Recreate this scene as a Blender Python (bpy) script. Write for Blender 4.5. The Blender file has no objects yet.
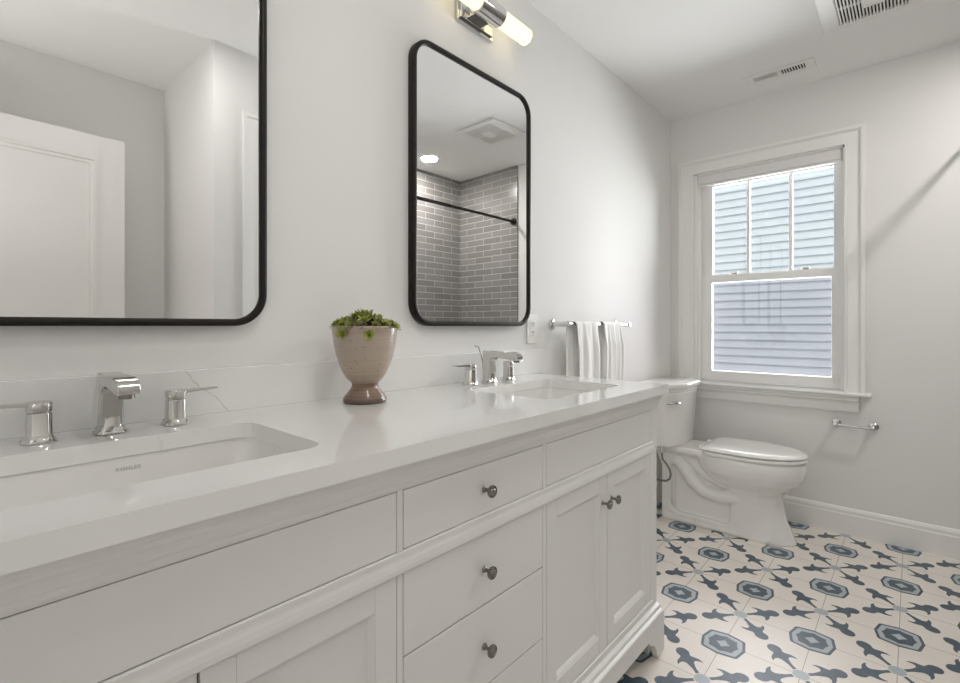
import bpy, bmesh, math, random
from mathutils import Vector, Matrix
from mathutils.geometry import tessellate_polygon
PI = math.pi
scene = bpy.context.scene
COL = scene.collection

# ------------------------------------------------------------------ camera, world, lights, exposure
cam_d = bpy.data.cameras.new('camera')
cam = bpy.data.objects.new('camera', cam_d); COL.objects.link(cam)
cam_d.sensor_width = 36.0
cam_d.lens = 483.6 / 960 * 36
cam_d.shift_y = -15.5 / 960
cam_d.clip_start = 0.02
cam.location = (1.184, 0.0, 1.10)
cam.rotation_euler = (PI / 2, 0, math.atan(433 / 483.6))
scene.camera = cam

world = bpy.data.worlds.new('sky'); scene.world = world; world.use_nodes = True
wb = world.node_tree.nodes['Background']
wb.inputs[0].default_value = (0.93, 0.965, 1.0, 1); wb.inputs[1].default_value = 1.35

scene.view_settings.view_transform = 'Standard'
scene.view_settings.look = 'None'
scene.view_settings.gamma = 1
scene.view_settings.use_curve_mapping = False
scene.view_settings.exposure = 0.60
scene.cycles.use_denoising = True
scene.cycles.max_bounces = 12
scene.cycles.diffuse_bounces = 8
scene.cycles.glossy_bounces = 6
scene.cycles.transparent_max_bounces = 12
scene.cycles.sample_clamp_indirect = 6
scene.cycles.caustics_reflective = False
scene.cycles.caustics_refractive = False

def area(name, loc, rot, sx, sy, power, color=(1, 1, 1), shape='RECTANGLE'):
    l = bpy.data.lights.new(name, 'AREA'); l.shape = shape; l.size = sx; l.size_y = sy
    l.energy = power; l.color = color
    o = bpy.data.objects.new(name, l); COL.objects.link(o); o.location = loc; o.rotation_euler = rot
    return o
# recessed shower lamp, then unseen added fill lamps (recessed trims are built further down)
area('shower_ceiling_lamp', (1.76, 2.57, 2.425), (0, 0, 0), 0.12, 0.12, 7.5, (1, .97, .93), 'DISK')
area('room_fill_lamp', (0.98, 0.62, 2.425), (0, 0, 0), 0.14, 0.14, 2.2, (1, .985, .965), 'DISK')  # unseen lamp added to flatten the room light
area('hall_fill_lamp', (1.3, -1.0, 2.40), (0, 0, 0), 0.6, 0.6, 4, (1, .99, .975))  # no known fitting; added fill light through the doorway
area('ceiling_fill_lamp', (1.42, -0.72, 1.35), (math.pi, 0, 0), 0.4, 0.4, 9, (1, .985, .97))  # added upward fill to brighten the bathroom ceiling, no real lamp here
# sun on the neighbour's wall, and an added lamp standing in for window daylight
sun_d = bpy.data.lights.new('sun', 'SUN'); sun_d.energy = 1.3; sun_d.angle = math.radians(1.5); sun_d.color = (1, .97, .92)
sun = bpy.data.objects.new('sun', sun_d); COL.objects.link(sun); sun.rotation_euler = (math.radians(28), 0, math.radians(12))
area('daylight_fill_lamp', (0.53, 3.37, 1.40), (math.radians(-90), 0, 0), 0.70, 1.26, 34, (.97, .985, 1))

# ------------------------------------------------------------------ materials
def mat(name, color, rough=.5, metal=0.0, spec=.5, coat=0.0, bump=None, sss=0):
    m = bpy.data.materials.new(name); m.use_nodes = True
    n = m.node_tree.nodes; b = n['Principled BSDF']
    b.inputs['Base Color'].default_value = (*color, 1); b.inputs['Roughness'].default_value = rough
    b.inputs['Metallic'].default_value = metal; b.inputs['Specular IOR Level'].default_value = spec
    b.inputs['Coat Weight'].default_value = coat; b.inputs['Coat Roughness'].default_value = .05
    if bump:
        sc, st, dist = bump
        t = n.new('ShaderNodeTexNoise'); t.inputs['Scale'].default_value = sc; t.inputs['Detail'].default_value = 3
        c = n.new('ShaderNodeTexCoord'); bp = n.new('ShaderNodeBump')
        bp.inputs['Strength'].default_value = st; bp.inputs['Distance'].default_value = dist
        L = m.node_tree.links
        L.new(c.outputs['Object'], t.inputs['Vector']); L.new(t.outputs['Fac'], bp.inputs['Height']); L.new(bp.outputs[0], b.inputs['Normal'])
    return m
def N(m, t, **kw):
    n = m.node_tree.nodes.new(t)
    for k, v in kw.items():
        if k in n.inputs: n.inputs[k].default_value = v
        else: setattr(n, k, v)
    return n
def LK(m, a, b): m.node_tree.links.new(a, b)
def math_n(m, op, a, b=None, c=None):
    n = N(m, 'ShaderNodeMath'); n.operation = op
    for i, v in enumerate((a, b, c)):
        if v is None: continue
        if isinstance(v, (int, float)): n.inputs[i].default_value = v
        else: LK(m, v, n.inputs[i])
    return n.outputs[0]
def mixc(m, fac, a, b):
    n = N(m, 'ShaderNodeMix'); n.data_type = 'RGBA'
    if isinstance(fac, (int, float)): n.inputs[0].default_value = fac
    else: LK(m, fac, n.inputs[0])
    for i, v in ((6, a), (7, b)):
        if isinstance(v, tuple): n.inputs[i].default_value = (*v, 1)
        else: LK(m, v, n.inputs[i])
    return n.outputs[2]
def emis(name, color, strength):
    m = bpy.data.materials.new(name); m.use_nodes = True
    b = m.node_tree.nodes['Principled BSDF']
    b.inputs['Base Color'].default_value = (.12, .12, .11, 1)
    b.inputs['Emission Color'].default_value = (*color, 1); b.inputs['Emission Strength'].default_value = strength
    return m

M = {}
M['wall'] = mat('wall_paint', (.79, .782, .77), .85, spec=.15, bump=(240, .06, .001))
M['ceil'] = mat('ceiling_paint', (.85, .845, .835), .9, spec=.1)
M['trim'] = mat('trim_paint', (.84, .835, .82), .35)
M['door'] = mat('door_paint', (.82, .81, .79), .4)
M['cab'] = mat('cabinet_lacquer', (.76, .75, .735), .38)
M['cabin'] = mat('cabinet_inside', (.35, .33, .3), .7)
M['ceramic'] = mat('ceramic', (.84, .83, .81), .12, coat=.5)
M['plastic'] = mat('seat_plastic', (.85, .845, .83), .2, coat=.2)
M['chrome'] = mat('chrome', (.76, .76, .76), .05, 1)
M['brushed'] = mat('polished_nickel', (.62, .605, .585), .09, 1)
M['knob'] = mat('aged_nickel', (.25, .235, .215), .25, 1)
M['black'] = mat('bronze_black_metal', (.018, .015, .013), .42, .6)
M['mirror'] = mat('mirror_silver', (.93, .93, .93), .0, 1)
M['towel'] = mat('white_terry', (.84, .83, .81), .95, bump=(700, .5, .002))
M['hose'] = mat('braided_hose', (.22, .21, .20), .4, .8, bump=(600, .6, .001))
M['vent'] = mat('vent_enamel', (.80, .79, .77), .45)
M['dark'] = mat('dark_gap', (.05, .05, .05), .8)
M['soil'] = mat('soil', (.02, .015, .01), .95, bump=(300, 1, .004))
M['outlet'] = mat('outlet_plastic', (.82, .81, .79), .35)
M['engrave'] = mat('engraved_print', (.46, .45, .44), .5)
M['tube'] = emis('frosted_lamp_glass', (1, .87, .56), .98)
M['lampface'] = emis('recessed_lamp_face', (1, .96, .90), 9)
M['tilecream'] = mat('cement_tile_cream', (.80, .745, .68), .38)
M['tiledark'] = mat('cement_tile_slate', (.075, .105, .135), .42)
M['tilelight'] = mat('cement_tile_pale_blue', (.42, .47, .50), .42)
M['tilegrout'] = mat('floor_grout', (.40, .36, .33), .8)
M['shade'] = mat('roller_shade_cloth', (.74, .72, .71), .85)
M['ground'] = mat('pale_paving', (.62, .61, .58), .9)

# cream tile: slight blotches
m = M['tilecream']; b = m.node_tree.nodes['Principled BSDF']
tc = N(m, 'ShaderNodeTexCoord'); no = N(m, 'ShaderNodeTexNoise', Scale=3.0, Detail=4.0); LK(m, tc.outputs['Object'], no.inputs['Vector'])
LK(m, mixc(m, no.outputs['Fac'], (.76, .705, .64), (.85, .80, .74)), b.inputs['Base Color'])
# slate: worn variation
for key, a, c in (('tiledark', (.05, .075, .10), (.11, .145, .18)), ('tilelight', (.36, .41, .44), (.5, .54, .56))):
    m = M[key]; b = m.node_tree.nodes['Principled BSDF']
    tc = N(m, 'ShaderNodeTexCoord'); no = N(m, 'ShaderNodeTexNoise', Scale=25.0, Detail=3.0); LK(m, tc.outputs['Object'], no.inputs['Vector'])
    LK(m, mixc(m, no.outputs['Fac'], a, c), b.inputs['Base Color'])

# quartz
def quartz(name, veins):
    m = mat(name, (.82, .81, .795), .1, coat=.3)
    b = m.node_tree.nodes['Principled BSDF']
    tc = N(m, 'ShaderNodeTexCoord'); sp = N(m, 'ShaderNodeSeparateXYZ'); LK(m, tc.outputs['Object'], sp.inputs[0])
    no = N(m, 'ShaderNodeTexNoise', Scale=14.0, Detail=5.0); LK(m, tc.outputs['Object'], no.inputs['Vector'])
    n2 = N(m, 'ShaderNodeTexNoise', Scale=2.2, Detail=4.0); LK(m, tc.outputs['Object'], n2.inputs['Vector'])
    base = mixc(m, n2.outputs['Fac'], (.82, .815, .805), (.87, .865, .855))
    wob = math_n(m, 'MULTIPLY', math_n(m, 'SUBTRACT', no.outputs['Fac'], .5), .05)
    for (kx, ky, kz, c, w, strength) in veins:
        d = math_n(m, 'ADD', math_n(m, 'ADD', math_n(m, 'MULTIPLY', sp.outputs[0], kx), math_n(m, 'MULTIPLY', sp.outputs[1], ky)),
                   math_n(m, 'ADD', math_n(m, 'MULTIPLY', sp.outputs[2], kz), -c))
        d = math_n(m, 'ABSOLUTE', math_n(m, 'ADD', d, wob))
        f = math_n(m, 'MULTIPLY', math_n(m, 'LESS_THAN', d, w), strength)
        base = mixc(m, f, base, (.36, .34, .32))
    LK(m, base, b.inputs['Base Color'])
    return m
M['quartz'] = quartz('white_quartz', [(1.0, -.35, 0, .08, .0012, .10), (.8, .6, 0, 1.12, .0012, .09)])
M['quartzsplash'] = quartz('white_quartz_veined', [(0, 1, 1, 1.352, .0011, .48), (0, -1, 1.2, .335, .0009, .35)])

# subway tile (brick texture on metres)
def subway(name, plane):
    m = mat(name, (.3, .3, .3), .22, coat=.2); b = m.node_tree.nodes['Principled BSDF']
    tc = N(m, 'ShaderNodeTexCoord'); sp = N(m, 'ShaderNodeSeparateXYZ'); cb = N(m, 'ShaderNodeCombineXYZ')
    LK(m, tc.outputs['Object'], sp.inputs[0])
    LK(m, sp.outputs[1 if plane == 'x' else 0], cb.inputs[0]); LK(m, sp.outputs[2], cb.inputs[1])
    br = N(m, 'ShaderNodeTexBrick', Scale=1.0); LK(m, cb.outputs[0], br.inputs['Vector'])
    br.inputs['Color1'].default_value = (.235, .225, .215, 1); br.inputs['Color2'].default_value = (.29, .28, .27, 1)
    br.inputs['Mortar'].default_value = (.62, .61, .60, 1)
    br.inputs['Mortar Size'].default_value = .0022; br.inputs['Brick Width'].default_value = .205; br.inputs['Row Height'].default_value = .0535
    br.inputs['Mortar Smooth'].default_value = .1
    LK(m, br.outputs['Color'], b.inputs['Base Color'])
    bp = N(m, 'ShaderNodeBump', Strength=.4, Distance=.002); bp.invert = True
    LK(m, br.outputs['Fac'], bp.inputs['Height']); LK(m, bp.outputs[0], b.inputs['Normal'])
    return m
M['subx'] = subway('grey_subway_tile_back', 'x'); M['suby'] = subway('grey_subway_tile_end', 'y')

# stoneware pot: colour follows its glaze bands
m = mat('stoneware', (.4, .33, .27), .3, coat=.35); M['pot'] = m; b = m.node_tree.nodes['Principled BSDF']
tc = N(m, 'ShaderNodeTexCoord'); sp = N(m, 'ShaderNodeSeparateXYZ'); LK(m, tc.outputs['Object'], sp.inputs[0])
mp = N(m, 'ShaderNodeMapping'); mp.inputs['Scale'].default_value = (3, 3, 160); LK(m, tc.outputs['Object'], mp.inputs['Vector'])
no = N(m, 'ShaderNodeTexNoise', Scale=1.0, Detail=3.0); LK(m, mp.outputs[0], no.inputs['Vector'])
rp = N(m, 'ShaderNodeValToRGB'); cr = rp.color_ramp
cr.elements[0].position = 0; cr.elements[0].color = (.05, .02, .010, 1)
cr.elements[1].position = 1; cr.elements[1].color = (.38, .31, .25, 1)
for p, c in ((.07, (.085, .032, .012)), (.14, (.15, .065, .03)), (.24, (.18, .095, .05)), (.31, (.31, .24, .17)), (.42, (.38, .30, .22)), (.86, (.40, .33, .27)), (.93, (.33, .25, .19))):
    e = cr.elements.new(p); e.color = (*c, 1)
zz = math_n(m, 'ADD', math_n(m, 'DIVIDE', sp.outputs[2], .195), math_n(m, 'MULTIPLY', math_n(m, 'SUBTRACT', no.outputs['Fac'], .5), .16))
LK(m, zz, rp.inputs[0])
band = mixc(m, math_n(m, 'MULTIPLY', math_n(m, 'POWER', no.outputs['Fac'], 2), .7), rp.outputs[0], (.50, .43, .36))
vo = N(m, 'ShaderNodeTexVoronoi', Scale=75.0); LK(m, tc.outputs['Object'], vo.inputs['Vector'])
spk = math_n(m, 'LESS_THAN', vo.outputs['Distance'], .10)
LK(m, mixc(m, spk, band, (.03, .02, .015)), b.inputs['Base Color'])
bp = N(m, 'ShaderNodeBump', Strength=.35, Distance=.002); LK(m, no.outputs['Fac'], bp.inputs['Height']); LK(m, bp.outputs[0], b.inputs['Normal'])

# succulent leaves: tip-to-heart variation
def leafmat(name, a, c):
    m = mat(name, a, .45); b = m.node_tree.nodes['Principled BSDF']
    tc = N(m, 'ShaderNodeTexCoord'); no = N(m, 'ShaderNodeTexNoise', Scale=70.0); LK(m, tc.outputs['Object'], no.inputs['Vector'])
    LK(m, mixc(m, no.outputs['Fac'], a, c), b.inputs['Base Color']); return m
M['leaf0'] = leafmat('leaf_bright', (.26, .31, .03), (.42, .44, .10))
M['leaf1'] = leafmat('leaf_mid', (.10, .125, .03), (.36, .36, .09))
M['leaf2'] = leafmat('leaf_dull', (.07, .09, .035), (.26, .22, .11))

# siding
M['siding'] = mat('blue_grey_siding', (.37, .40, .42), .7)
# window glass and insect screen
def glass(name):
    m = bpy.data.materials.new(name); m.use_nodes = True; m.node_tree.nodes.clear()
    o = N(m, 'ShaderNodeOutputMaterial'); mx = N(m, 'ShaderNodeMixShader'); t = N(m, 'ShaderNodeBsdfTransparent')
    g = N(m, 'ShaderNodeBsdfGlossy', Roughness=0.0); f = N(m, 'ShaderNodeFresnel', IOR=1.5)
    t.inputs[0].default_value = (.97, .985, .98, 1)
    LK(m, f.outputs[0], mx.inputs[0]); LK(m, t.outputs[0], mx.inputs[1]); LK(m, g.outputs[0], mx.inputs[2]); LK(m, mx.outputs[0], o.inputs[0])
    return m
M['glass'] = glass('window_glass')
m = bpy.data.materials.new('insect_screen'); m.use_nodes = True; m.node_tree.nodes.clear(); M['screen'] = m
o = N(m, 'ShaderNodeOutputMaterial'); mx = N(m, 'ShaderNodeMixShader'); mx.inputs[0].default_value = .03
t = N(m, 'ShaderNodeBsdfTransparent'); g = N(m, 'ShaderNodeBsdfDiffuse'); g.inputs[0].default_value = (.34, .33, .36, 1); t.inputs[0].default_value = (.87, .85, .87, 1)
LK(m, t.outputs[0], mx.inputs[1]); LK(m, g.outputs[0], mx.inputs[2]); LK(m, mx.outputs[0], o.inputs[0])

# ------------------------------------------------------------------ mesh helpers
class MB:
    def __init__(s): s.v = []; s.f = []; s.m = []; s.mi = 0
    def add(s, vs, fs):
        k = len(s.v); s.v += [tuple(p) for p in vs]
        for f in fs: s.f.append([i + k for i in f]); s.m.append(s.mi)
        return s
    def box(s, x0, x1, y0, y1, z0, z1):
        vs = [(x, y, z) for z in (z0, z1) for y in (y0, y1) for x in (x0, x1)]
        return s.add(vs, [(0, 2, 3, 1), (4, 5, 7, 6), (0, 1, 5, 4), (2, 6, 7, 3), (0, 4, 6, 2), (1, 3, 7, 5)])
    def loft(s, rings, cap=True, close=True, closed_path=False):
        n = len(rings[0]); vs = [p for r in rings for p in r]; fs = []
        R = len(rings)
        for i in range(R if closed_path else R - 1):
            a, b = i * n, ((i + 1) % R) * n
            for j in range(n if close else n - 1):
                k = (j + 1) % n; fs.append((a + j, a + k, b + k, b + j))
        if cap and not closed_path: fs.append(tuple(reversed(range(n)))); fs.append(tuple((R - 1) * n + j for j in range(n)))
        return s.add(vs, fs)
    def prism(s, poly, axis, a0, a1):
        def P(u, v, a): return {'x': (a, u, v), 'y': (u, a, v), 'z': (u, v, a)}[axis]
        return s.loft([[P(u, v, a0) for u, v in poly], [P(u, v, a1) for u, v in poly]])
    def lathe(s, prof, c=(0, 0, 0), n=32, axis='z', cap=True):
        rings = []
        for r, h in prof:
            ring = []
            for k in range(n):
                a = 2 * PI * k / n; u, v = r * math.cos(a), r * math.sin(a)
                p = {'z': (u, v, h), 'x': (h, u, v), 'y': (v, h, u)}[axis]
                ring.append((p[0] + c[0], p[1] + c[1], p[2] + c[2]))
            rings.append(ring)
        return s.loft(rings, cap)
    def tube(s, path, r, n=12, cap=True):
        P = [Vector(p) for p in path]; rings = []; up = Vector((0, 0, 1)); prev = None
        for i, p in enumerate(P):
            d = (P[min(i + 1, len(P) - 1)] - P[max(i - 1, 0)]).normalized()
            if prev is None:
                a = up if abs(d.z) < .9 else Vector((1, 0, 0)); prev = (a - d * a.dot(d)).normalized()
            else: prev = (prev - d * prev.dot(d)).normalized()
            q = d.cross(prev); rr = r[i] if isinstance(r, (list, tuple)) else r
            rings.append([tuple(p + prev * rr * math.cos(2 * PI * k / n) + q * rr * math.sin(2 * PI * k / n)) for k in range(n)])
        return s.loft(rings, cap)
    def plate(s, outer, holes, z0, z1, axis='z', ch=0.0, outer_in=None, holes_out=None):
        """flat plate with holes; optional chamfer to the z1 side"""
        def P(u, v, a): return {'x': (a, u, v), 'y': (u, a, v), 'z': (u, v, a)}[axis]
        loops = [outer] + holes; tl = [outer_in or outer] + (holes_out or holes)
        zt = z1 - ch if ch else z1
        for lo, a in ((loops, z0), (tl, z1)):
            tri = tessellate_polygon([[Vector((u, v, 0)) for u, v in l] for l in lo])
            flat = [P(u, v, a) for l in lo for u, v in l]
            s.add(flat, [tuple(t) for t in tri])
        for l, t in zip(loops, tl):
            rs = [[P(u, v, z0) for u, v in l], [P(u, v, zt) for u, v in l]]
            if ch: rs.append([P(u, v, z1) for u, v in t])
            s.loft(rs, cap=False)
        return s
    def build(s, name, mats, parent=None, bevel=0, smooth=40, loc=None, segs=2, merge=True):
        me = bpy.data.meshes.new(name); me.from_pydata(s.v, [], s.f)
        if not isinstance(mats, (list, tuple)): mats = [mats]
        for mm in mats: me.materials.append(M[mm])
        for p, i in zip(me.polygons, s.m): p.material_index = i
        bm = bmesh.new(); bm.from_mesh(me)
        if merge: bmesh.ops.remove_doubles(bm, verts=bm.verts, dist=1e-6)
        bmesh.ops.recalc_face_normals(bm, faces=bm.faces); bm.to_mesh(me); bm.free()
        if smooth:
            for p in me.polygons: p.use_smooth = True
            me.set_sharp_from_angle(angle=math.radians(smooth))
        o = bpy.data.objects.new(name, me); COL.objects.link(o)
        if parent: o.parent = parent
        if loc: o.location = loc
        if bevel:
            md = o.modifiers.new('bevel', 'BEVEL'); md.width = bevel; md.segments = segs; md.limit_method = 'ANGLE'; md.angle_limit = math.radians(40)
        return o
def rrect(x0, y0, x1, y1, r, n=6):
    out = []
    for cx, cy, a0 in ((x1 - r, y1 - r, 0), (x0 + r, y1 - r, PI / 2), (x0 + r, y0 + r, PI), (x1 - r, y0 + r, 3 * PI / 2)):
        for k in range(n + 1):
            a = a0 + PI / 2 * k / n; out.append((cx + r * math.cos(a), cy + r * math.sin(a)))
    return out
def box(name, dims, m, parent=None, bevel=0): return MB().box(*dims).build(name, m, parent, bevel)
def thing(name, label, cat, loc=(0, 0, 0), group=None, rz=0):
    o = bpy.data.objects.new(name, None); COL.objects.link(o); o.location = loc; o.rotation_euler.z = rz; o.empty_display_size = .05
    o['label'] = label; o['category'] = cat
    if group: o['group'] = group
    return o
def tag(o, label, cat, group=None):
    o['label'] = label; o['category'] = cat
    if group: o['group'] = group
    return o
def struct(o): o['kind'] = 'structure'; return o
def dup(root, loc=None, label=None, rz=None):
    r = root.copy(); COL.objects.link(r)
    if loc is not None: r.location = loc
    if rz is not None: r.rotation_euler.z = rz
    if label: r['label'] = label
    def rec(a, b):
        for ch in a.children:
            c = ch.copy(); COL.objects.link(c); c.parent = b; rec(ch, c)
    rec(root, r)
    return r

# ------------------------------------------------------------------ dimensions
YN, YF, H = -0.20, 3.20, 2.44          # near wall, window wall, ceiling
XR, XJ = 2.045, 1.297                   # right (back) wall, face of the closet block
YJ0, YJ1 = 0.855, 1.66                 # closet block

# ------------------------------------------------------------------ structure
# floor with inlaid encaustic pattern
fl = MB()
fl.box(-.12, 2.2, YN - 1.9, YF + .12, -.05, 0)
S = .2266; GX, GY = .694, 2.036
x0f, x1f, y0f, y1f = 0.0, XR, YN - .6, YF
fl.mi = 3
i0, i1 = math.ceil((x0f - GX) / S), math.floor((x1f - GX) / S); j0, j1 = math.ceil((y0f - GY) / S), math.floor((y1f - GY) / S)
def quad(xa, xb, ya, yb, z): fl.add([(xa, ya, z), (xb, ya, z), (xb, yb, z), (xa, yb, z)], [(0, 1, 2, 3)])
for i in range(i0, i1 + 1): quad(GX + i * S - .0010, GX + i * S + .0010, y0f, y1f, .0002)
for j in range(j0, j1 + 1): quad(x0f, x1f, GY + j * S - .0010, GY + j * S + .0010, .0002)
def clip_poly(pts):
    for ax, lim, sg in ((0, x0f, 1), (0, x1f, -1), (1, y0f, 1), (1, y1f, -1)):
        out = []
        for a, b in zip(pts, pts[1:] + pts[:1]):
            ia, ib = (a[ax] - lim) * sg >= 0, (b[ax] - lim) * sg >= 0
            if ia: out.append(a)
            if ia != ib:
                t = (lim - a[ax]) / (b[ax] - a[ax]); out.append((a[0] + t * (b[0] - a[0]), a[1] + t * (b[1] - a[1])))
        pts = out
        if len(pts) < 3: return []
    return pts
def poly(pts, cx, cy, z, mi):
    pts = clip_poly([(cx + x, cy + y) for x, y in pts])
    if len(pts) < 3: return
    fl.mi = mi
    tri = tessellate_polygon([[Vector((u, v, 0)) for u, v in pts]])
    fl.add([(x, y, z) for x, y in pts], [tuple(t) for t in tri])
half = [(.026, .0062), (.045, .0058), (.060, .0085), (.074, .0125), (.080, .0190), (.080, .0270), (.0755, .0350), (.068, .0420), (.080, .0405), (.0905, .0340), (.098, .0250), (.103, .0185), (.110, .0165),
        (.118, .0200), (.127, .0215), (.137, .0185), (.146, .0115), (.150, 0)]
def arm(a):
    pts = [(s_, -w) for s_, w in half] + [(s_, w) for s_, w in reversed(half[:-1])]
    c, s0 = math.cos(a), math.sin(a)
    return [(x * c - y * s0, x * s0 + y * c) for x, y in pts]
def medal(r):
    k = r / .066
    q = [(.066, 0), (.055, .050), (.050, .055), (0, .066)]
    pts = []
    for (sx, sy, rev) in ((1, 1, 0), (-1, 1, 1), (-1, -1, 0), (1, -1, 1)):
        qq = [(x * sx * k, y * sy * k) for x, y in q]
        if rev: qq = qq[::-1]
        pts += qq[:-1]
    return pts
def medal_in(r):
    pts = []
    for t in range(16):
        a = 2 * PI * t / 16; rr = r * (1.0 if t % 2 == 0 else .90) * (1.06 if t % 4 == 2 else 1)
        pts.append((rr * math.cos(a), rr * math.sin(a)))
    return pts
for i in range(i0 - 1, i1 + 2):
    for j in range(j0 - 1, j1 + 2):
        cx, cy = GX + i * S, GY + j * S
        if (i + j) % 2:
            poly(medal(.069), cx, cy, .0004, 1); poly(medal(.060), cx, cy, .0006, 2)
            poly(medal_in(.048), cx, cy, .0008, 1)
            poly([(.010, .010), (0, .022), (-.010, .010), (-.022, 0), (-.010, -.010), (0, -.022), (.010, -.010), (.022, 0)], cx, cy, .0010, 2)
        else:
            for q in range(4): poly(arm(PI / 4 + q * PI / 2), cx, cy, .0004, 1)
            poly([(.022, .010), (.010, .022), (-.010, .022), (-.022, .010), (-.022, -.010), (-.010, -.022), (.010, -.022), (.022, -.010)], cx, cy, .0006, 2)
struct(fl.build('floor', ['tilecream', 'tiledark', 'tilelight', 'tilegrout'], merge=False, smooth=0))

struct(box('ceiling', (-.12, 2.2, YN - 1.9, YF + .12, H, H + .08), 'ceil'))
struct(box('wall_left', (-.12, 0, YN - 1.9, YF + .14, 0, H), 'wall'))
WX0, WX1, WZ0, WZ1 = .155, .917, .735, 2.06
struct(MB().plate([(0, 0), (2.2, 0), (2.2, H), (0, H)], [[(WX0, WZ0), (WX1, WZ0), (WX1, WZ1), (WX0, WZ1)]], YF, YF + .14, 'y').build('wall_far', 'wall', smooth=0))
struct(box('wall_right', (XR, XR + .12, YN - 1.9, YF, 0, H), 'wall'))
struct(MB().plate([(XJ, YJ0), (XR, YJ0), (XR, YJ1), (XJ, YJ1)], [], 0, H).build('wall_closet', 'wall', smooth=0))
DX0, DX1, DZ = 0.98, 1.84, 2.06
struct(MB().plate([(0, 0), (DX0, 0), (DX0, DZ), (DX1, DZ), (DX1, 0), (XR, 0), (XR, H), (0, H)], [], YN - .11, YN, 'y').build('wall_near', 'wall', smooth=0))
struct(box('wall_hall', (-.12, 2.2, YN - 2.0, YN - 1.9, 0, H), 'wall'))
# shower tile faces
struct(box('wall_shower_back', (XR - .012, XR, YJ1, YF - .012, 0, H), 'subx'))
struct(box('wall_shower_end', (1.359, XR, YF - .012, YF, 0, H), 'suby'))
# baseboards
def baseboard(name, a, b, axis, pos, sg):
    prof = [(0, 0), (.014, 0), (.014, .105), (.0115, .110), (.0115, .126), (.006, .138), (0, .141)]
    if axis == 'x': pr = [(pos + sg * u, z) for u, z in prof]; mb = MB().prism(pr, 'x', a, b)
    else: pr = [(pos + sg * u, z) for u, z in prof]; mb = MB().prism(pr, 'y', a, b)
    struct(mb.build(name, 'trim', smooth=0))
baseboard('baseboard_far', 0.016, 1.355, 'x', YF, -1)
baseboard('baseboard_left', 1.66, YF, 'y', 0, 1)
baseboard('baseboard_right', YN, YJ0, 'y', XR, -1)
baseboard('baseboard_closet', 1.04 - .16, YJ0, 'y', XJ, -1) if False else None

# ------------------------------------------------------------------ window
win = thing('window_1', '', ''); del win['label'], win['category']; struct(win)
# casing with raised back band
def casing_run(name, pts_outer, pts_inner, parent):
    pass
cs = MB()
CX0, CX1, CZ1, CZ0 = .057, 1.003, 2.147, .75
def frame_u(x0, x1, ztop, w0, w1, y0, y1):
    """three-sided frame from inset w0 to inset w1 (mitred)"""
    a = [(x0 + w0, CZ0), (x0 + w0, ztop - w0), (x1 - w0, ztop - w0), (x1 - w0, CZ0)]
    c = [(x0 + w1, CZ0), (x0 + w1, ztop - w1), (x1 - w1, ztop - w1), (x1 - w1, CZ0)]
    cs.prism(a + c[::-1], 'y', y0, y1)
frame_u(CX0, CX1, CZ1, 0, .020, YF - .028, YF)
frame_u(CX0, CX1, CZ1, .020, .026, YF - .022, YF)
frame_u(CX0, CX1, CZ1, .026, .078, YF - .016, YF)
frame_u(CX0, CX1, CZ1, .078, .088, YF - .020, YF)
cs.build('casing', 'trim', win, bevel=.002, smooth=0)
MB().prism([(YF + .06, .735), (YF - .045, .735), (YF - .050, .740), (YF - .050, .747), (YF - .045, .752), (YF + .06, .752)], 'x', .04, 1.026).build('stool', 'trim', win, smooth=0)
MB().prism([(YF, .647), (YF - .010, .647), (YF - .012, .655), (YF - .012, .690), (YF - .016, .700), (YF - .026, .708), (YF - .026, .716), (YF - .034, .724), (YF - .034, .735), (YF, .735)], 'x', .075, .975).build('apron', 'trim', win, smooth=0)
jb = MB()
jb.box(WX0, WX0 + .012, YF, YF + .14, .752, WZ1); jb.box(WX1 - .012, WX1, YF, YF + .14, .752, WZ1); jb.box(WX0, WX1, YF, YF + .14, WZ1 - .012, WZ1)
jb.box(WX0 + .012, WX0 + .024, YF + .02, YF + .045, .752, WZ1 - .012); jb.box(WX1 - .024, WX1 - .012, YF + .02, YF + .045, .752, WZ1 - .012)
jb.box(WX0, WX1, YF + .06, YF + .15, .735, .758)
jb.build('jamb', 'trim', win, smooth=0)
def sash(name, x0, x1, z0, z1, gx0, gx1, gz0, gz1, y0, y1):
    s_ = MB().plate([(x0, z0), (x1, z0), (x1, z1), (x0, z1)], [[(gx0, gz0), (gx1, gz0), (gx1, gz1), (gx0, gz1)]], y0, y1, 'y').build(name, 'trim', win, bevel=.003, smooth=0)
    return s_
SX0, SX1 = .1675, .9045
lo = sash('lower_sash', SX0, SX1, .760, 1.418, .238, .852, .820, 1.372, YF + .048, YF + .083)
box('pane', (.238, .852, YF + .064, YF + .067, .820, 1.372), 'glass', lo)
up = sash('upper_sash', SX0, SX1, 1.385, 2.045, .232, .858, 1.428, 1.985, YF + .088, YF + .122)
box('pane', (.232, .858, YF + .103, YF + .106, 1.428, 1.985), 'glass', up)
for xm in (.434, .655):
    box('muntin', (xm - .009, xm + .009, YF + .094, YF + .116, 1.428, 1.985), 'trim', up, .003)
for xm in (.36, .73):
    l = MB().box(xm - .022, xm + .022, YF + .062, YF + .082, 1.418, 1.424); l.box(xm - .012, xm + .02, YF + .066, YF + .078, 1.424, 1.433)
    l.build('sash_lock', 'brushed', win, bevel=.002)
box('insect_screen', (.20, .89, YF + .128, YF + .1285, .775, 1.40), 'screen', win)
tl = MB().box(.862, .890, YF + .036, YF + .050, .790, .815); tl.build('tilt_latch', 'trim', win, bevel=.003)
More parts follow.
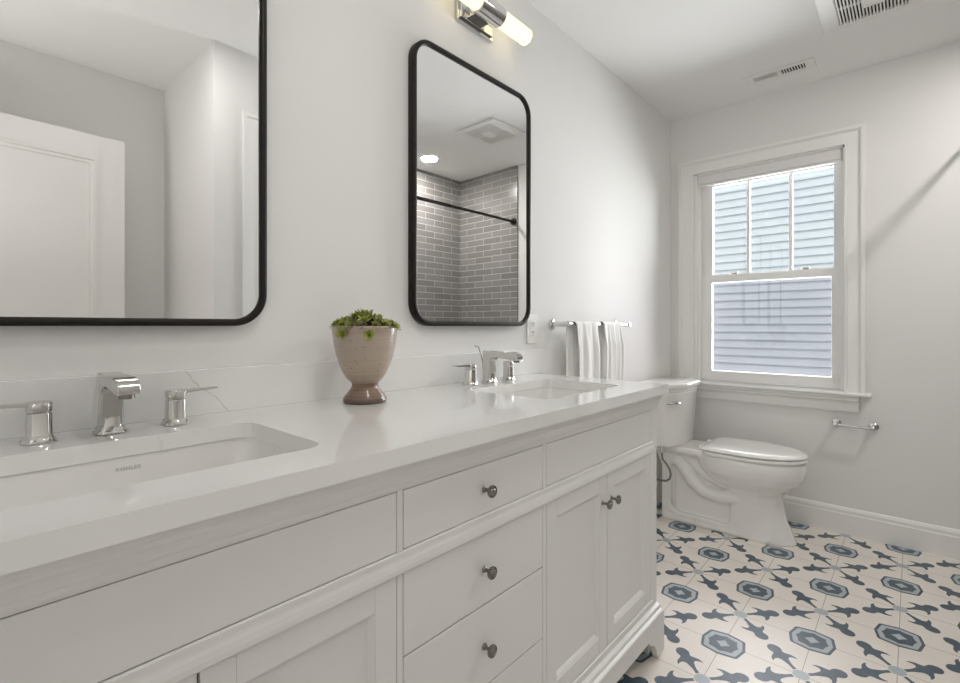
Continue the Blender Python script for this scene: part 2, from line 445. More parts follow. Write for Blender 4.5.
# roller shade
sh = thing('roller_shade', 'rolled-up white roller shade at the top of the window', 'window shade', (.536, YF + .02, 1.985))
MB().box(-.367, .367, -.022, .016, .004, .062).build('cassette', 'shade', sh, bevel=.006)
MB().box(-.365, .365, -.016, -.002, -.008, .004).build('bottom_rail', 'trim', sh, bevel=.003)

# outside: neighbour's siding and ground
sd = MB(); ys = 6.9; e = .1016; z = -.6; prof = []
while z < 3.2:
    prof += [(ys - .007, z), (ys + .012, z + e - .0001)]; z += e
prof += [(ys + .15, z), (ys + .15, -.6)]
sd.prism(prof, 'x', -5, 7); 
nb = sd.build('neighbouring_house', 'siding', smooth=0); tag(nb, 'pale blue-grey lap-sided house wall seen through the window', 'house')
struct(box('ground_outside', (-6, 8, YF + .14, 9, -.65, -.6), 'ground'))

# ------------------------------------------------------------------ doors
# entry door leaf, swung open, seen in the mirror
d1 = bpy.data.objects.new('door_1', None); COL.objects.link(d1); struct(d1); d1.location = (1.868, YN + .03, 0); d1.rotation_euler.z = math.radians(-2.2)
L_, T = .80, .035
lf = MB()
def dbox(u0, u1, z0, z1, t0=0, t1=T): lf.box(-t1, -t0, u0, u1, z0, z1)
st = .115
dbox(0, st, .01, 2.04); dbox(L_ - st, L_, .01, 2.04); dbox(st, L_ - st, 1.925, 2.04); dbox(st, L_ - st, .01, .24); dbox(st, L_ - st, .93, 1.05)
for z0, z1 in ((.24, .93), (1.05, 1.925)): dbox(st, L_ - st, z0, z1, .012, T - .012)
lf.build('door_leaf', 'door', d1, smooth=0)
for z0, z1 in ((.24, .93), (1.05, 1.925)):
    fr = MB()
    for w0, w1, t in ((-.002, .010, T + .005), (.010, .026, T - .004)):
        a = [(st + w0, z0 + w0), (L_ - st - w0, z0 + w0), (L_ - st - w0, z1 - w0), (st + w0, z1 - w0)]
        b_ = [(st + w1, z0 + w1), (L_ - st - w1, z0 + w1), (L_ - st - w1, z1 - w1), (st + w1, z1 - w1)]
        fr.plate(a, [b_], -t, -T + .013, 'x')
    fr.build('panel_moulding', 'door', d1, smooth=0)
hd = MB().lathe([(.026, -T - .008), (.026, -T)], (0, L_ - .06, .96), 20, 'x'); hd.lathe([(.010, -T - .03), (.010, -T)], (0, L_ - .06, .96), 14, 'x')
hd.lathe([(.012, -T - .062), (.026, -T - .055), (.028, -T - .042), (.012, -T - .03)], (0, L_ - .06, .96), 20, 'x'); hd.build('door_knob', 'brushed', d1)
# closet door on the block (white casing seen at the mirror's edge)
d2 = bpy.data.objects.new('door_2', None); COL.objects.link(d2); struct(d2)
c2 = MB()
for w0, w1, t in ((0, .018, .014), (.018, .065, .009), (.065, .072, .011)):
    a = [(.985 + w0, 0), (.985 + w0, 2.145 - w0), (1.625 - w0, 2.145 - w0), (1.625 - w0, 0)]
    b_ = [(.985 + w1, 0), (.985 + w1, 2.145 - w1), (1.625 - w1, 2.145 - w1), (1.625 - w1, 0)]
    c2.prism(a + b_[::-1], 'x', XJ - t, XJ)
c2.build('casing', 'trim', d2, smooth=0)
MB().box(XJ - .005, XJ, 1.057, 1.553, .01, 2.073).build('door_leaf', 'door', d2, smooth=0)

# ------------------------------------------------------------------ vanity
XF = .545; Y0v, Y1v = -.148, 1.600
va = thing('vanity_cabinet', 'white double vanity cabinet with inset doors and drawers under the quartz top', 'vanity cabinet', (0, 0, 0))
bd = MB()
bd.box(.005, XF - .022, Y0v, Y0v + .018, .0, .875); bd.box(.005, XF - .022, Y1v - .018, Y1v, .0, .875)
bd.box(.005, .017, Y0v + .018, Y1v - .018, .10, .875); bd.box(.017, XF - .022, Y0v + .018, Y1v - .018, .10, .118)
bd.box(.017, XF - .022, .504, .522, .118, .875); bd.box(.017, XF - .022, .9305, .9485, .118, .875)
bd.build('carcass', 'cab', va, smooth=0)
ff = MB(); a0, a1 = XF - .022, XF
def F(y0, y1, z0, z1): ff.box(a0, a1, y0, y1, z0, z1)
bays = [(Y0v, Y0v + .055), (.507, .5195), (.9325, .9470), (Y1v - .050, Y1v)]
F(Y0v, Y1v, .8250, .875)
for y0, y1 in bays: F(y0, y1, .2015, .8250)
F(Y0v, Y1v, .1, .2015)
op = [(bays[0][1], .507), (.5195, .9325), (.947, Y1v - .050)]
for y0, y1 in op: F(y0, y1, .6855, .7225)
ff.build('face_frame', 'cab', va, bevel=.0012, smooth=0)
# mid-rail bead
def bead(prof, name, side=True):
    e_ = 0 if side else .036
    p = MB().prism([(XF + u, z) for u, z in prof], 'y', Y0v + e_, Y1v - e_)
    if side: p.prism([(Y1v + u, z) for u, z in prof], 'x', .01, XF)
    return p.build(name, 'cab', va, smooth=0)
bead([(0, .6865), (.0045, .6865), (.0058, .689), (.0056, .696), (.0042, .704), (.0026, .709), (.0022, .712), (.0022, .7205), (0, .7215)], 'rail_bead', False)
bead([(0, .830), (.003, .830), (.0035, .834), (.003, .8375), (.006, .839), (.0075, .845), (.010, .851), (.0125, .856), (.0125, .862), (.016, .8635), (.0165, .875), (0, .875)], 'crown_moulding')
bead([(0, .1465), (0, .177), (.010, .175), (.012, .172), (.012, .163), (.019, .160), (.021, .157), (.021, .150), (.018, .1465)], 'base_moulding')
bead([(0, .190), (.003, .192), (.003, .198), (0, .200)], 'rail_bead', False)
# base board with bracket feet
def foot_profile(y0, y1):
    F0 = .014; pts = [(y0, F0)]
    pts += [(y0 + .052, F0), (y0 + .056, .024), (y0 + .066, .045), (y0 + .085, .066), (y0 + .112, .077), (y0 + .125, .092)]
    pts += [(y1 - .125, .092), (y1 - .112, .077), (y1 - .085, .066), (y1 - .066, .045), (y1 - .056, .024), (y1 - .052, F0), (y1, F0), (y1, .146), (y0, .146)]
    return pts
MB().prism(foot_profile(Y0v - .012, Y1v + .025), 'x', XF - .006, XF + .016).build('toe_apron', 'cab', va, bevel=.002, smooth=0)
MB().prism([(.01, .014), (.09, .014), (.10, .06), (.13, .092), (XF - .13, .092), (XF - .1, .06), (XF - .07, .014), (XF - .006, .014), (XF - .006, .146), (.01, .146)], 'y', Y1v, Y1v + .025).build('toe_apron', 'cab', va, bevel=.002, smooth=0)

def knob(y, z, parent):
    pr = [(.0085, 0), (.0085, .002), (.005, .005), (.0045, .013), (.008, .017), (.0145, .0195), (.0160, .0225), (.0150, .0255), (.0118, .0265), (.0112, .0255), (.0095, .0255), (.0075, .0285), (.003, .0300), (.0005, .0302)]
    MB().lathe([(r * .80, XF + h * .95) for r, h in pr], (0, y, z), 24, 'x').build('knob', 'knob', parent)
G = .0016
def front(name, y0, y1, z0, z1, kn=True):
    o = MB().box(XF - .020, XF, y0 + G, y1 - G, z0 + G, z1 - G).build(name, 'cab', va, bevel=.0012, smooth=0)
    if kn: knob((y0 + y1) / 2, (z0 + z1) / 2, o)
    return o
y0, y1 = op[1]
front('drawer', y0, y1, .7225, .8250)
for z0, z1 in ((.5415, .6855), (.377, .5415), (.2015, .377)): front('drawer', y0, y1, z0, z1)
front('false_front', *op[0], .7225, .8250, False); front('false_front', *op[2], .7225, .8250, False)
def cdoor(y0, y1, ky):
    y0 += G; y1 -= G; z0, z1 = .2015 + G, .6855 - G; w = .042
    dm = MB().box(XF - .020, XF, y0, y0 + w, z0, z1).box(XF - .020, XF, y1 - w, y1, z0, z1)
    g_ = .0003
    dm.box(XF - .020, XF - .0002, y0 + w + g_, y1 - w - g_, z0, z0 + w).box(XF - .020, XF - .0002, y0 + w + g_, y1 - w - g_, z1 - w, z1)
    o = dm.build('door', 'cab', va, bevel=.0007, smooth=0)
    p = MB().box(XF - .018, XF - .011, y0 + w - .002, y1 - w + .002, z0 + w - .002, z1 - w + .002)
    for wa, wb, t0, t1 in ((0, .009, -.001, -.004),):
        A = [[(y0 + w + q, z0 + w + q), (y1 - w - q, z0 + w + q), (y1 - w - q, z1 - w - q), (y0 + w + q, z1 - w - q)] for q in (0, .004, .009, .011)]
        X = [XF - .002, XF - .0035, XF - .008, XF - .0112]
        p.loft([[(x, u, v) for u, v in a] for a, x in zip(A, X)], cap=False)
    p.build('panel', 'cab', o, smooth=0, merge=False)
    knob(ky, .611, o)
for (a, c) in (op[0], op[2]):
    mid = (a + c) / 2
    cdoor(a, mid, mid - .026); cdoor(mid, c, mid + .026)

# countertop, backsplash, sinks
SINKS = [.208, 1.284]
CT0, CT1 = .875, .905
hol, hol_o = [], []
for yc in SINKS:
    hol.append(rrect(.172, yc - .215, .468, yc + .215, .035)); hol_o.append(rrect(.1712, yc - .2158, .4688, yc + .2158, .0358))
ct = MB().plate(rrect(.0, -.185, .572, 1.635, .002, 2), hol, CT0, CT1, 'z')
tag(ct.build('countertop', 'quartz', smooth=30), 'long white quartz countertop with two rectangular sink cutouts', 'countertop')
tag(box('backsplash', (.0, .02, -.185, 1.70, CT1, 1.005), 'quartzsplash', None, .0015), 'low white quartz backsplash with a thin grey vein', 'backsplash')

sk = thing('sink', 'white undermount rectangular sink in the near left end of the countertop', 'sink', (.32, SINKS[0], .745), 'undermount sinks in the vanity top')
rings = []
def srr(dx, dy, r, z): return [(x, y, z) for x, y in rrect(-dx, -dy, dx, dy, r)]
for dx, dy, r, z in ((.175, .242, .05, .129), (.175, .242, .05, .120), (.158, .225, .045, .105), (.145, .208, .045, .03), (.125, .186, .05, -.005), (.02, .02, .015, -.012),
                     (.02, .02, .0149, .0), (.120, .180, .05, .007), (.138, .198, .045, .035), (.1500, .2180, .040, .115), (.1510, .2190, .038, .129)):
    rings.append(srr(dx, dy, r, z))
MB().loft(rings, cap=False, closed_path=True).build('basin', 'ceramic', sk, smooth=60)
MB().lathe([(.022, 0.0), (.022, .003), (.016, .004), (.015, .001), (.001, .001)], (0, 0, 0), 24).build('drain', 'chrome', sk)
tcu = bpy.data.curves.new('maker_text', 'FONT'); tcu.body = 'KOHLER'; tcu.size = .0088; tcu.extrude = .0002; tcu.space_character = 1.15; tcu.align_x = 'CENTER'
to = bpy.data.objects.new('tmp_text', tcu); COL.objects.link(to)
bpy.context.view_layer.update()
tme = bpy.data.meshes.new_from_object(to.evaluated_get(bpy.context.evaluated_depsgraph_get())); bpy.data.objects.remove(to)
tme.materials.clear(); tme.materials.append(M['engrave'])
tx = bpy.data.objects.new('engraved_wordmark', tme); COL.objects.link(tx); tx.parent = sk; tx.location = (-.1478, .010, .1065)
tx.rotation_euler = (math.radians(90), 0, math.radians(90)); tx['label'] = 'small grey engraved wordmark'
dup(sk, (.32, SINKS[1], .745), 'white undermount rectangular sink in the far end of the countertop, near the towels')

# ------------------------------------------------------------------ faucets
def octring(cx, cy, hx, hy, c, z): 
    return [(cx + x, cy + y, z) for x, y in ((hx, -hy + c), (hx, hy - c), (hx - c, hy), (-hx + c, hy), (-hx, hy - c), (-hx, -hy + c), (-hx + c, -hy), (hx - c, -hy))]
fc = thing('faucet', 'chrome widespread faucet behind the near sink, beside the grey vein', 'faucet', (.09, SINKS[0], CT1), 'chrome widespread faucets')
sp = MB()
sp.loft([octring(0, 0, .024, .024, .008, 0), octring(0, 0, .024, .024, .008, .002), octring(0, 0, .0175, .0175, .005, .014), octring(0, 0, .0165, .0165, .005, .095)])
hw = .0165
pf = [(-.0175, .014), (-.0175, .110), (.10, .1085), (.122, .104), (.131, .096), (.133, .088), (.130, .081), (.110, .080), (.095, .084), (.045, .089), (.026, .086), (.0175, .076), (.0172, .014)]
sp.prism(pf, 'y', -hw, hw)
sp.build('spout', 'brushed', fc, bevel=.002, smooth=50)
MB().lathe([(.0115, .074), (.0115, .081)], (.117, 0, 0), 20).build('aerator', 'knob', fc)
MB().tube([(-.028, 0, .03), (-.031, 0, .07), (-.052, .0, .122), (-.064, -.006, .124)], [.0022, .0022, .0022, .0022], 8).build('lift_rod', 'brushed', fc)
for sg, yy in ((-1, -.097), (1, .105)):
    h = MB(); c = 18
    h.loft([octring(0, yy, .0225, .0225, .008, 0), octring(0, yy, .0225, .0225, .008, .002), octring(0, yy, .0165, .0165, .006, .013), octring(0, yy, .0158, .0158, .006, .050)])
    ho = h.build('handle_base', 'brushed', fc, bevel=.001, smooth=50)
    l = MB(); l.loft([octring(0, yy, .0162, .0162, .006, .0515), octring(0, yy, .0162, .0162, .006, .0665), octring(0, yy, .0150, .0150, .006, .068)])
    l.loft([[(x, yy + sg * d, z) for x, z in ((-w_, z0), (w_, z0), (w_, z1), (-w_, z1))] for d, w_, z0, z1 in ((-.010, .0125, .060, .0675), (.02, .012, .0615, .0675), (.072, .0095, .0645, .0685), (.076, .0085, .065, .068))])
    l.build('lever', 'brushed', fc, bevel=.0008, smooth=50)
f2 = dup(fc, (.09, SINKS[1] - .013, CT1), 'chrome widespread faucet behind the far sink, nearest the wall outlet')
for ch in fc.children:
    if ch.name.startswith('lift_rod'): ch.location.z = -.022

# ------------------------------------------------------------------ mirrors
mr = thing('wall_mirror', 'large black framed rounded mirror at left above the near sink, reflecting a white door', 'mirror', (.0, .218, 1.559), 'black framed wall mirrors')
W2, H2 = .307, .459
def rr3(ins, r, x): return [(x, y, z) for y, z in rrect(-W2 + ins, -H2 + ins, W2 - ins, H2 - ins, r, 12)]
MB().loft([rr3(.002, .074, .001), rr3(0, .076, .003), rr3(0, .076, .026), rr3(.003, .073, .029), rr3(.013, .063, .029), rr3(.016, .060, .026), rr3(.016, .060, .004), rr3(.010, .066, .001)], cap=False, closed_path=True).build('frame', 'black', mr, smooth=50)
MB().loft([rr3(.015, .061, .014), rr3(.015, .061, .021)]).build('mirror_glass', 'mirror', mr, smooth=30)
dup(mr, (.002, 1.289, 1.559), 'black framed rounded mirror above the far sink, reflecting grey subway tile', math.radians(-.55))

# ------------------------------------------------------------------ vanity lights
vl = thing('vanity_light', 'chrome bar light with glowing frosted tube above the far mirror', 'wall light', (0, 1.287, 2.213), 'chrome tube vanity lights')
MB().box(0, .012, -.094, .094, -.050, .060).box(.012, .020, -.084, .084, -.040, .050).build('backplate', 'chrome', vl, bevel=.0015, smooth=0)
MB().box(.018, .055, -.040, .040, -.020, .020).build('arm', 'chrome', vl, bevel=.002, smooth=0)
MB().lathe([(.0335, -.060), (.036, -.058), (.036, .058), (.0335, .060)], (.072, 0, 0), 40, 'y').build('centre_sleeve', 'chrome', vl)
for s0, s1 in ((-.222, -.060), (.060, .222)):
    t_ = MB().lathe([(.0300, s0), (.0300, s1)], (.072, 0, 0), 32, 'y').build('glass_tube', 'tube', vl)
    e_ = s0 - .005 if s0 < 0 else s1
    MB().lathe([(.0285, e_), (.0305, e_ + .0015), (.0305, e_ + .0035), (.0285, e_ + .005)], (.072, 0, 0), 32, 'y').build('end_cap', 'chrome', vl)
dup(vl, (0, .214, 2.213), 'chrome bar light with glowing frosted tube above the near left mirror')

# ------------------------------------------------------------------ outlet
ou = thing('wall_outlet', 'white duplex outlet on the wall between far mirror and towel bar', 'outlet', (0, 1.643, 1.088))
MB().box(0, .006, -.036, .036, -.060, .060).build('cover_plate', 'outlet', ou, bevel=.002)
MB().box(.006, .008, -.017, .017, -.034, .034).build('receptacle', 'outlet', ou, bevel=.001)
sl = MB()
for dz in (-.018, .018):
    sl.box(.008, .0085, -.008, -.005, dz, dz + .009); sl.box(.008, .0085, .005, .008, dz, dz + .009); sl.lathe([(.0025, .008), (.0025, .0085)], (0, 0, dz - .007), 10, 'x')
sl.build('slots', 'dark', ou, smooth=0)

# ------------------------------------------------------------------ towel bar and towels
BX, BZ = .072, 1.108
tb = thing('towel_bar', 'chrome towel bar holding two white towels on the left wall', 'towel bar', (0, 2.10, BZ))
for sg in (-1, 1):
    MB().lathe([(.024, 0), (.024, .005), (.020, .008), (.012, .012), (.0105, .05), (.0125, .060), (.0135, BX + .010), (.009, BX + .014)], (0, sg * .302, 0), 24, 'x').build('post', 'chrome', tb)
MB().lathe([(.0085, -.306), (.0085, .306)], (BX, 0, 0), 20, 'y').build('bar', 'chrome', tb)

def towel(name, y0, y1, zb_front, zb_back, label, seed, yb0=None, yb1=None):
    rnd = random.Random(seed); ph = [rnd.uniform(0, 6.28) for _ in range(4)]
    nu, nv = 70, 60; R = .0135; mb = MB(); grid = []
    Lf, Lb = BZ - zb_front, BZ - zb_back; arc = PI * R; tot = Lf + Lb + arc
    for i in range(nv + 1):
        s_ = tot * i / nv; row = []
        for j in range(nu + 1):
            u = j / nu
            if s_ < Lb: x, z, drop, nrm = BX - R, zb_back + s_, (Lb - s_), -1
            elif s_ < Lb + arc:
                a = (s_ - Lb) / R; x, z, drop, nrm = BX - R * math.cos(a), BZ + R * math.sin(a), 0, 0
            else: x, z, drop, nrm = BX + R, BZ - (s_ - Lb - arc), s_ - Lb - arc, 1
            k = min(1, drop / .10) ; k2 = .25 + .75 * k
            fold = (math.sin(u * 13 + ph[0] + drop * 1.5) * .6 + math.sin(u * 27 + ph[1] - drop * 2) * .3 + math.sin(u * 46 + ph[2]) * .12)
            amp = .0095 * k2
            if nrm >= 0: xx = x + amp * (fold * .8 + .8) + .004 * k
            else: xx = x - amp * .6 * (fold * .5 + .4)
            if nrm <= 0 and yb0 is not None:
                ka = 1 if nrm < 0 else 1 - (s_ - Lb) / arc
                ya, yb = y0 + (yb0 - y0) * ka, y1 + (yb1 - y1) * ka
            else: ya, yb = y0, y1
            wob = .004 * math.sin(drop * 22 + ph[3]) * k
            pinch = 1 + .04 * k * math.sin(drop * 9)
            yy = (ya + yb) / 2 + (u - .5) * (yb - ya) * pinch + wob
            row.append((xx, yy, z))
        grid.append(row)
    vs = [p for r in grid for p in r]; n = nu + 1
    fs = [(i * n + j, i * n + j + 1, (i + 1) * n + j + 1, (i + 1) * n + j) for i in range(nv) for j in range(nu)]
    mb.add(vs, fs); o = mb.build(name, 'towel', None, smooth=80)
    md = o.modifiers.new('thick', 'SOLIDIFY'); md.thickness = .004; md.offset = 0
    tag(o, label, 'towel', 'white towels on the bar'); return o
towel('hand_towel', 1.860, 2.042, .70, .72, 'white hanging towel at left on the bar, nearer the outlet', 3, 1.828, 2.00)
towel('hand_towel', 2.108, 2.285, .70, .74, 'white gathered towel at right on the bar, nearer the window', 8)

# ------------------------------------------------------------------ pot and succulents
PX, PY = .132, .731
pt = thing('goblet_planter', 'tan and brown footed stoneware planter on the countertop between the mirrors', 'planter', (PX, PY, CT1))
MB().lathe([(.001, .004), (.040, .003), (.050, 0), (.0545, .002), (.0555, .008), (.051, .017), (.042, .028), (.0345, .038), (.0325, .044), (.0345, .050), (.046, .062), (.056, .078), (.0645, .098),
            (.0715, .120), (.0770, .145), (.0805, .170), (.0820, .188), (.0822, .193), (.0805, .195), (.0780, .193), (.0775, .180), (.074, .165)], n=48, cap=True).build('vessel', 'pot', pt, smooth=60)
MB().lathe([(.0765, .172), (.0765, .180), (.060, .192), (.04, .206), (.001, .214)], n=32).build('soil', 'soil', pt)
def rosette_mesh(nl, size, cup, mb, seed):
    rnd = random.Random(seed)
    for k in range(nl):
        t = k / nl; a = k * 2.39996; ln = size * (.35 + .65 * t) * rnd.uniform(.9, 1.1); w = ln * .24
        el = math.radians(80 - cup * t + rnd.uniform(-6, 6)); ca, sa = math.cos(a), math.sin(a)
        def P(d, side, up):
            r = d * math.cos(el) - up * math.sin(el); z = d * math.sin(el) + up * math.cos(el)
            return (r * ca - side * sa, r * sa + side * ca, z)
        rings = []
        for q, ww in ((0, .4), (.3, .8), (.55, .95), (.8, .55), (1.0, .04)):
            th = w * .28 * (1 - q * .6); lift = ln * .12 * q * q
            rings.append([P(ln * q, w * ww, lift + th * .4), P(ln * q, 0, lift - th), P(ln * q, -w * ww, lift + th * .4), P(ln * q, 0, lift + th * .2)])
        mb.loft(rings)
def rosette(x, y, z, size, tilt, az, mt, label, seed, group='succulent rosettes in the stoneware planter', cup=62):
    mb = MB(); rosette_mesh(24, size, cup, mb, seed)
    o = mb.build('succulent', mt, None, smooth=60)
    o.location = (PX + x, PY + y, CT1 + z); o.rotation_euler = (0, tilt, az)
    tag(o, label, 'succulent', group if group else None)
    return o
rnd = random.Random(5)
base_l = 'small green succulent rosette crowded in the top of the stoneware planter'
rnd = random.Random(11); k = 0
for ring, (rad, cnt, zz_, sz) in enumerate(((0, 1, .214, .034), (.026, 6, .208, .032), (.050, 10, .199, .029), (.069, 14, .191, .024))):
    for q in range(cnt):
        a = 2 * PI * (q + .5 * (ring % 2) + rnd.uniform(-.15, .15)) / cnt
        rosette(rad * math.cos(a), rad * math.sin(a), zz_ + rnd.uniform(-.003, .006), sz * rnd.uniform(.85, 1.15), rad * 11 + rnd.uniform(-.15, .15), a, ('leaf1', 'leaf0', 'leaf2', 'leaf1', 'leaf0')[rnd.randrange(5)], base_l, k + 10); k += 1
rosette(.026, -.080, .176, .021, 1.45, math.atan2(-.080, .026), 'leaf0', 'bright green rosette trailing over the planter rim at left', 51, None, 70)
rosette(.074, -.040, .174, .019, 1.45, math.atan2(-.040, .074), 'leaf0', 'bright green rosette trailing over the planter rim near its middle', 52, None, 70)
rosette(.075, .036, .192, .020, .9, math.atan2(.036, .075), 'leaf0', 'yellow-green rosette leaning over the planter rim at right', 53, None, 66)
rosette(-.012, -.070, .198, .020, .6, math.atan2(-.082, -.020), 'leaf2', 'dull brown-green rosette at the left edge of the planter', 54, None, 62)

# ------------------------------------------------------------------ toilet
TY = 2.868
to_ = thing('toilet', 'white two-piece toilet with elongated bowl under the window', 'toilet', (0, TY, 0))
def egg(xb, xf, w, z, n=40, e=2.0, mid=.45):
    xm = xb + (xf - xb) * mid; out = []
    for k in range(n):
        a = 2 * PI * k / n; c, s_ = math.cos(a), math.sin(a)
        ex = e if c < 0 else 2.0
        cc = math.copysign(abs(c) ** (2 / ex), c); ss = math.copysign(abs(s_) ** (2 / ex), s_)
        out.append((xm + ((xf - xm) if c > 0 else (xm - xb)) * cc, w * ss, z))
    return out
bw = MB()
# pedestal front + bowl
bw.loft([egg(.44, .752, .095, 0, e=4), egg(.44, .750, .095, .012, e=4), egg(.445, .732, .092, .05, e=4), egg(.45, .708, .090, .11, e=4), egg(.45, .694, .092, .18, e=4), egg(.44, .690, .098, .225, e=3.5),
         egg(.41, .702, .112, .252, e=3), egg(.36, .735, .138, .275, e=2.6), egg(.31, .766, .163, .302), egg(.285, .784, .179, .335), egg(.275, .792, .186, .37), egg(.27, .792, .186, .400), egg(.27, .788, .183, .414), egg(.28, .780, .176, .418)])
# rear web, foot flange, deck
def rb(x0, x1, w, z0, z1, r=.02): bw.loft([[(x, y, z) for x, y in rrect(x0, -w, x1, w, r)] for z in (z0, z1)])
rb(.16, .50, .052, .0, .40)
bw.loft([[(x, y, z) for x, y in rrect(a, -w, .66, w, .03)] for a, w, z in ((.095, .096, 0), (.095, .096, .014), (.105, .088, .03), (.13, .060, .05))])
bw.loft([[(x, y, z) for x, y in rrect(a, -w, b_, w, .012)] for a, b_, w, z in ((.098, .150, .085, .0), (.098, .150, .082, .30), (.06, .20, .10, .40))])
bw.loft([[(x, y, z) for x, y in rrect(a, -w, b_, w, .04)] for a, b_, w, z in ((.06, .40, .085, .37), (.035, .42, .118, .392), (.03, .44, .128, .400), (.03, .44, .128, .420), (.035, .43, .122, .426))])
for sg in (-1, 1):
    bw.tube([(.15, sg * .052, .34), (.19, sg * .054, .335), (.225, sg * .056, .30), (.27, sg * .058, .235), (.33, sg * .060, .190), (.41, sg * .062, .182), (.50, sg * .062, .20)], [.036, .038, .039, .038, .036, .036, .036], 16)
    bw.tube([(.20, sg * .05, .39), (.27, sg * .053, .335), (.33, sg * .058, .285), (.42, sg * .07, .262), (.50, sg * .07, .26)], [.030, .030, .028, .028, .028], 14)
    bw.tube([(.13, sg * .070, .10), (.15, sg * .073, .055), (.20, sg * .075, .035), (.46, sg * .078, .035)], [.016, .018, .016, .014], 12)
bo = bw.build('bowl', 'ceramic', to_, smooth=0)
md = bo.modifiers.new('fuse', 'REMESH'); md.mode = 'VOXEL'; md.voxel_size = .0045; md.use_smooth_shade = True
md = bo.modifiers.new('soften', 'SMOOTH'); md.factor = .5; md.iterations = 7
# seat and lid
def eggs(o, zs): return MB().loft([egg(.335 - o_, .797 + o_, .186 + o_, z, 56, 6 if z < .46 else 5, .42) for o_, z in zs])
eggs(0, [(-.012, .4195), (-.004, .4205), (-.001, .424), (-.001, .434), (-.004, .437), (-.014, .438)]).build('seat', 'plastic', to_, smooth=50)
eggs(0, [(-.012, .441), (-.002, .443), (.001, .448), (-.001, .453), (-.010, .458), (-.035, .4625), (-.09, .465), (-.14, .466)]).build('seat_lid', 'plastic', to_, smooth=50)
for sg in (-1, 1): MB().box(.305, .345, sg * .075 - .02, sg * .075 + .02, .426, .448).build('hinge', 'plastic', to_, bevel=.005)
# tank
def tk(k, z, f=0): # plan outline, scaled
    w, xf = .213 * k + f, .238 - (1 - k) * .25 + f
    pts = [(xf, -.100), (xf, .100), (xf - .006, .118), (.178 + f, w - .012), (.165 + f, w), (.022 - f * .3, w), (.022 - f * .3, -w), (.165 + f, -w), (.178 + f, -w + .012), (xf - .006, -.118)]
    return [(x, y, z) for x, y in pts]
MB().loft([tk(.88, .428), tk(.905, .432), tk(.915, .445), tk(.985, .715), tk(1.0, .722), tk(1.0, .732), tk(1.0, .735, .004), tk(1.0, .752, .006)]).build('tank', 'ceramic', to_, bevel=.003, smooth=24)
MB().loft([tk(1.0, .752, .010), tk(1.0, .756, .016), tk(1.0, .772, .020), tk(1.0, .780, .018), tk(1.0, .784, .008)]).build('tank_lid', 'ceramic', to_, bevel=.002, smooth=24)
lv = MB(); a = Vector((.193, -.172, .675)); dirv = Vector((-.66, -.0, 0))
# lever sits on the bevelled near-front face
nrm = Vector((.84, -.54, 0)).normalized(); tan = Vector((.54, .84, 0)).normalized()
c0 = Vector((.203, -.168, .674))
lv.tube([c0 - nrm * .012, c0 + nrm * .012], .011, 16)
lv.tube([c0 + nrm * .014 - tan * .056 , c0 + nrm * .017 - tan * .028, c0 + nrm * .018, c0 + nrm * .017 + tan * .016, c0 + nrm * .014 + tan * .030], [.004, .008, .0095, .008, .004], 12)
lv.build('flush_lever', 'chrome', to_)
MB().lathe([(.012, 0), (.012, .006), (.009, .014), (.001, .016)], (.30, -.095, .028), 16).build('bolt_cap', 'ceramic', to_)
# water supply (own thing)
hs = MB(); hs.tube([(.140, -.178, .43), (.140, -.180, .385), (.146, -.185, .36), (.168, -.188, .338), (.186, -.190, .312), (.193, -.190, .285), (.186, -.190, .258), (.166, -.190, .243), (.135, -.190, .242), (.085, -.190, .244)], .0058, 12)
hs.build('supply_hose', 'hose', to_)
MB().lathe([(.013, .395), (.013, .43)], (.140, -.178, 0), 8).build('coupling_nut', 'brushed', to_)
vb = MB().lathe([(.024, 0), (.024, .004), (.009, .010), (.009, .05), (.012, .052), (.012, .080)], (0, -.190, .244), 20, 'x'); vb.tube([(.062, -.190, .244), (.062, -.225, .244)], .007); vb.tube([(.062, -.22, .244), (.062, -.235, .244)], [.016, .014], 12)
vb.build('shutoff_valve', 'chrome', to_)

# ------------------------------------------------------------------ toilet-roll holder
tp = thing('toilet_paper_holder', 'empty chrome toilet paper holder on the far wall right of the toilet', 'paper holder', (.957, YF, .583))
for sg in (-1, 1):
    p = MB().lathe([(.021, 0), (.021, -.005), (.017, -.009), (.010, -.012), (.0095, -.045), (.0115, -.052), (.0115, -.064), (.006, -.068)], (sg * .077, 0, 0), 24, 'y').build('post', 'chrome', tp)
MB().lathe([(.0075, -.085), (.0075, .085)], (0, -.057, -.002), 16, 'x').build('roller', 'chrome', tp)

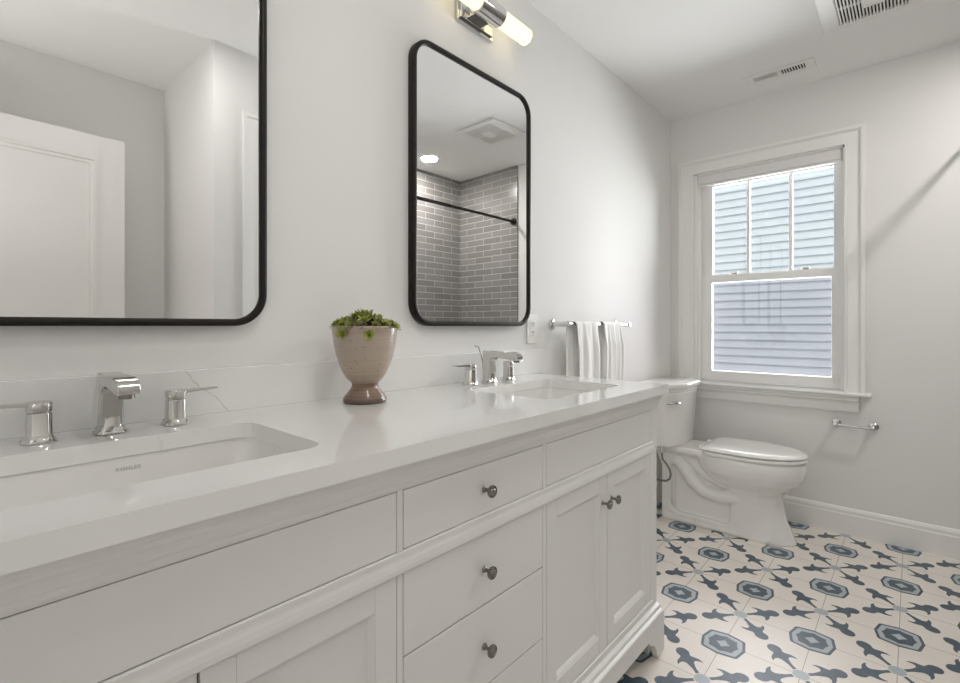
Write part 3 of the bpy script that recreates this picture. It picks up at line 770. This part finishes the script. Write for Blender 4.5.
# ------------------------------------------------------------------ ceiling fittings
rg = thing('ceiling_register', 'small white two-section ceiling air register near the window', 'vent', (.655, 2.955, H))
MB().plate([(-.160, -.056), (.160, -.056), (.160, .056), (-.160, .056)], [[(-.118, -.028), (-.008, -.028), (-.008, .028), (-.118, .028)], [(.008, -.028), (.118, -.028), (.118, .028), (.008, .028)]], -.006, -.0005).build('face_plate', 'vent', rg, bevel=.001, smooth=0)
box('backing', (-.12, .12, -.03, .03, -.0015, -.0005), 'dark', rg)
lo_ = MB()
for k in range(15): x = -.117 + k * .0073; lo_.box(x, x + .0036, -.028, .028, -.0055, -.002)
for k in range(9): x = .010 + k * .0122; lo_.box(x, x + .0040, -.028, .028, -.0055, -.002)
lo_.build('louvres', 'vent', rg, smooth=0)
fn = thing('exhaust_fan', 'square white ceiling exhaust fan grille at the top of the photo', 'exhaust fan', (1.05, 2.515, H))
A_ = .168
MB().plate([(-A_, -A_), (A_, -A_), (A_, A_), (-A_, A_)], [[(-.105, -.135), (.125, -.135), (.125, .135), (-.105, .135)]], -.018, -.001).build('face_plate', 'vent', fn, bevel=.006, smooth=0)
box('backing', (-.11, .13, -.14, .14, -.004, -.001), 'dark', fn)
lo_ = MB()
for k in range(21): x = -.103 + k * .0112; lo_.box(x, x + .0052, -.136, .136, -.016, -.006)
lo_.box(-.106, .126, -.003, .003, -.0165, -.006)
lo_.build('grille', 'vent', fn, smooth=0)
box('centre_light', (-.02, .05, -.05, .05, -.019, -.012), 'vent', fn, .002)
def recessed(x, y, label):
    r = thing('recessed_light', label, 'ceiling light', (x, y, H), 'recessed ceiling lights')
    MB().lathe([(.085, -.001), (.085, -.004), (.070, -.006), (.066, -.002)], (0, 0, 0), 36, cap=False).build('trim_ring', 'vent', r)
    MB().lathe([(.066, -.003), (.066, -.001)], (0, 0, 0), 32).build('lamp_face', 'lampface', r)
    return r
recessed(1.76, 2.57, 'round recessed ceiling light over the shower, reflected in the far mirror')
recessed(.98, .62, 'added unseen recessed fill light above the open floor by the vanity')  # unseen fitting added around the room's fill lamp

# shower rod
rd = thing('shower_rod', 'black shower curtain rod reflected in the far mirror', 'shower rod', (1.395, 0, 1.975))
MB().lathe([(.0125, YJ1), (.0125, 2.45)], (0, 0, 0), 20, 'y').build('rod', 'black', rd)
MB().lathe([(.0105, 2.44), (.0105, YF - .013)], (0, 0, 0), 20, 'y').build('inner_rod', 'black', rd)
for y0, y1 in ((YJ1, YJ1 + .012), (YF - .025, YF - .012)):
    MB().lathe([(.029, y0), (.029, y1)], (0, 0, 0), 28, 'y').build('flange', 'black', rd, bevel=.002)
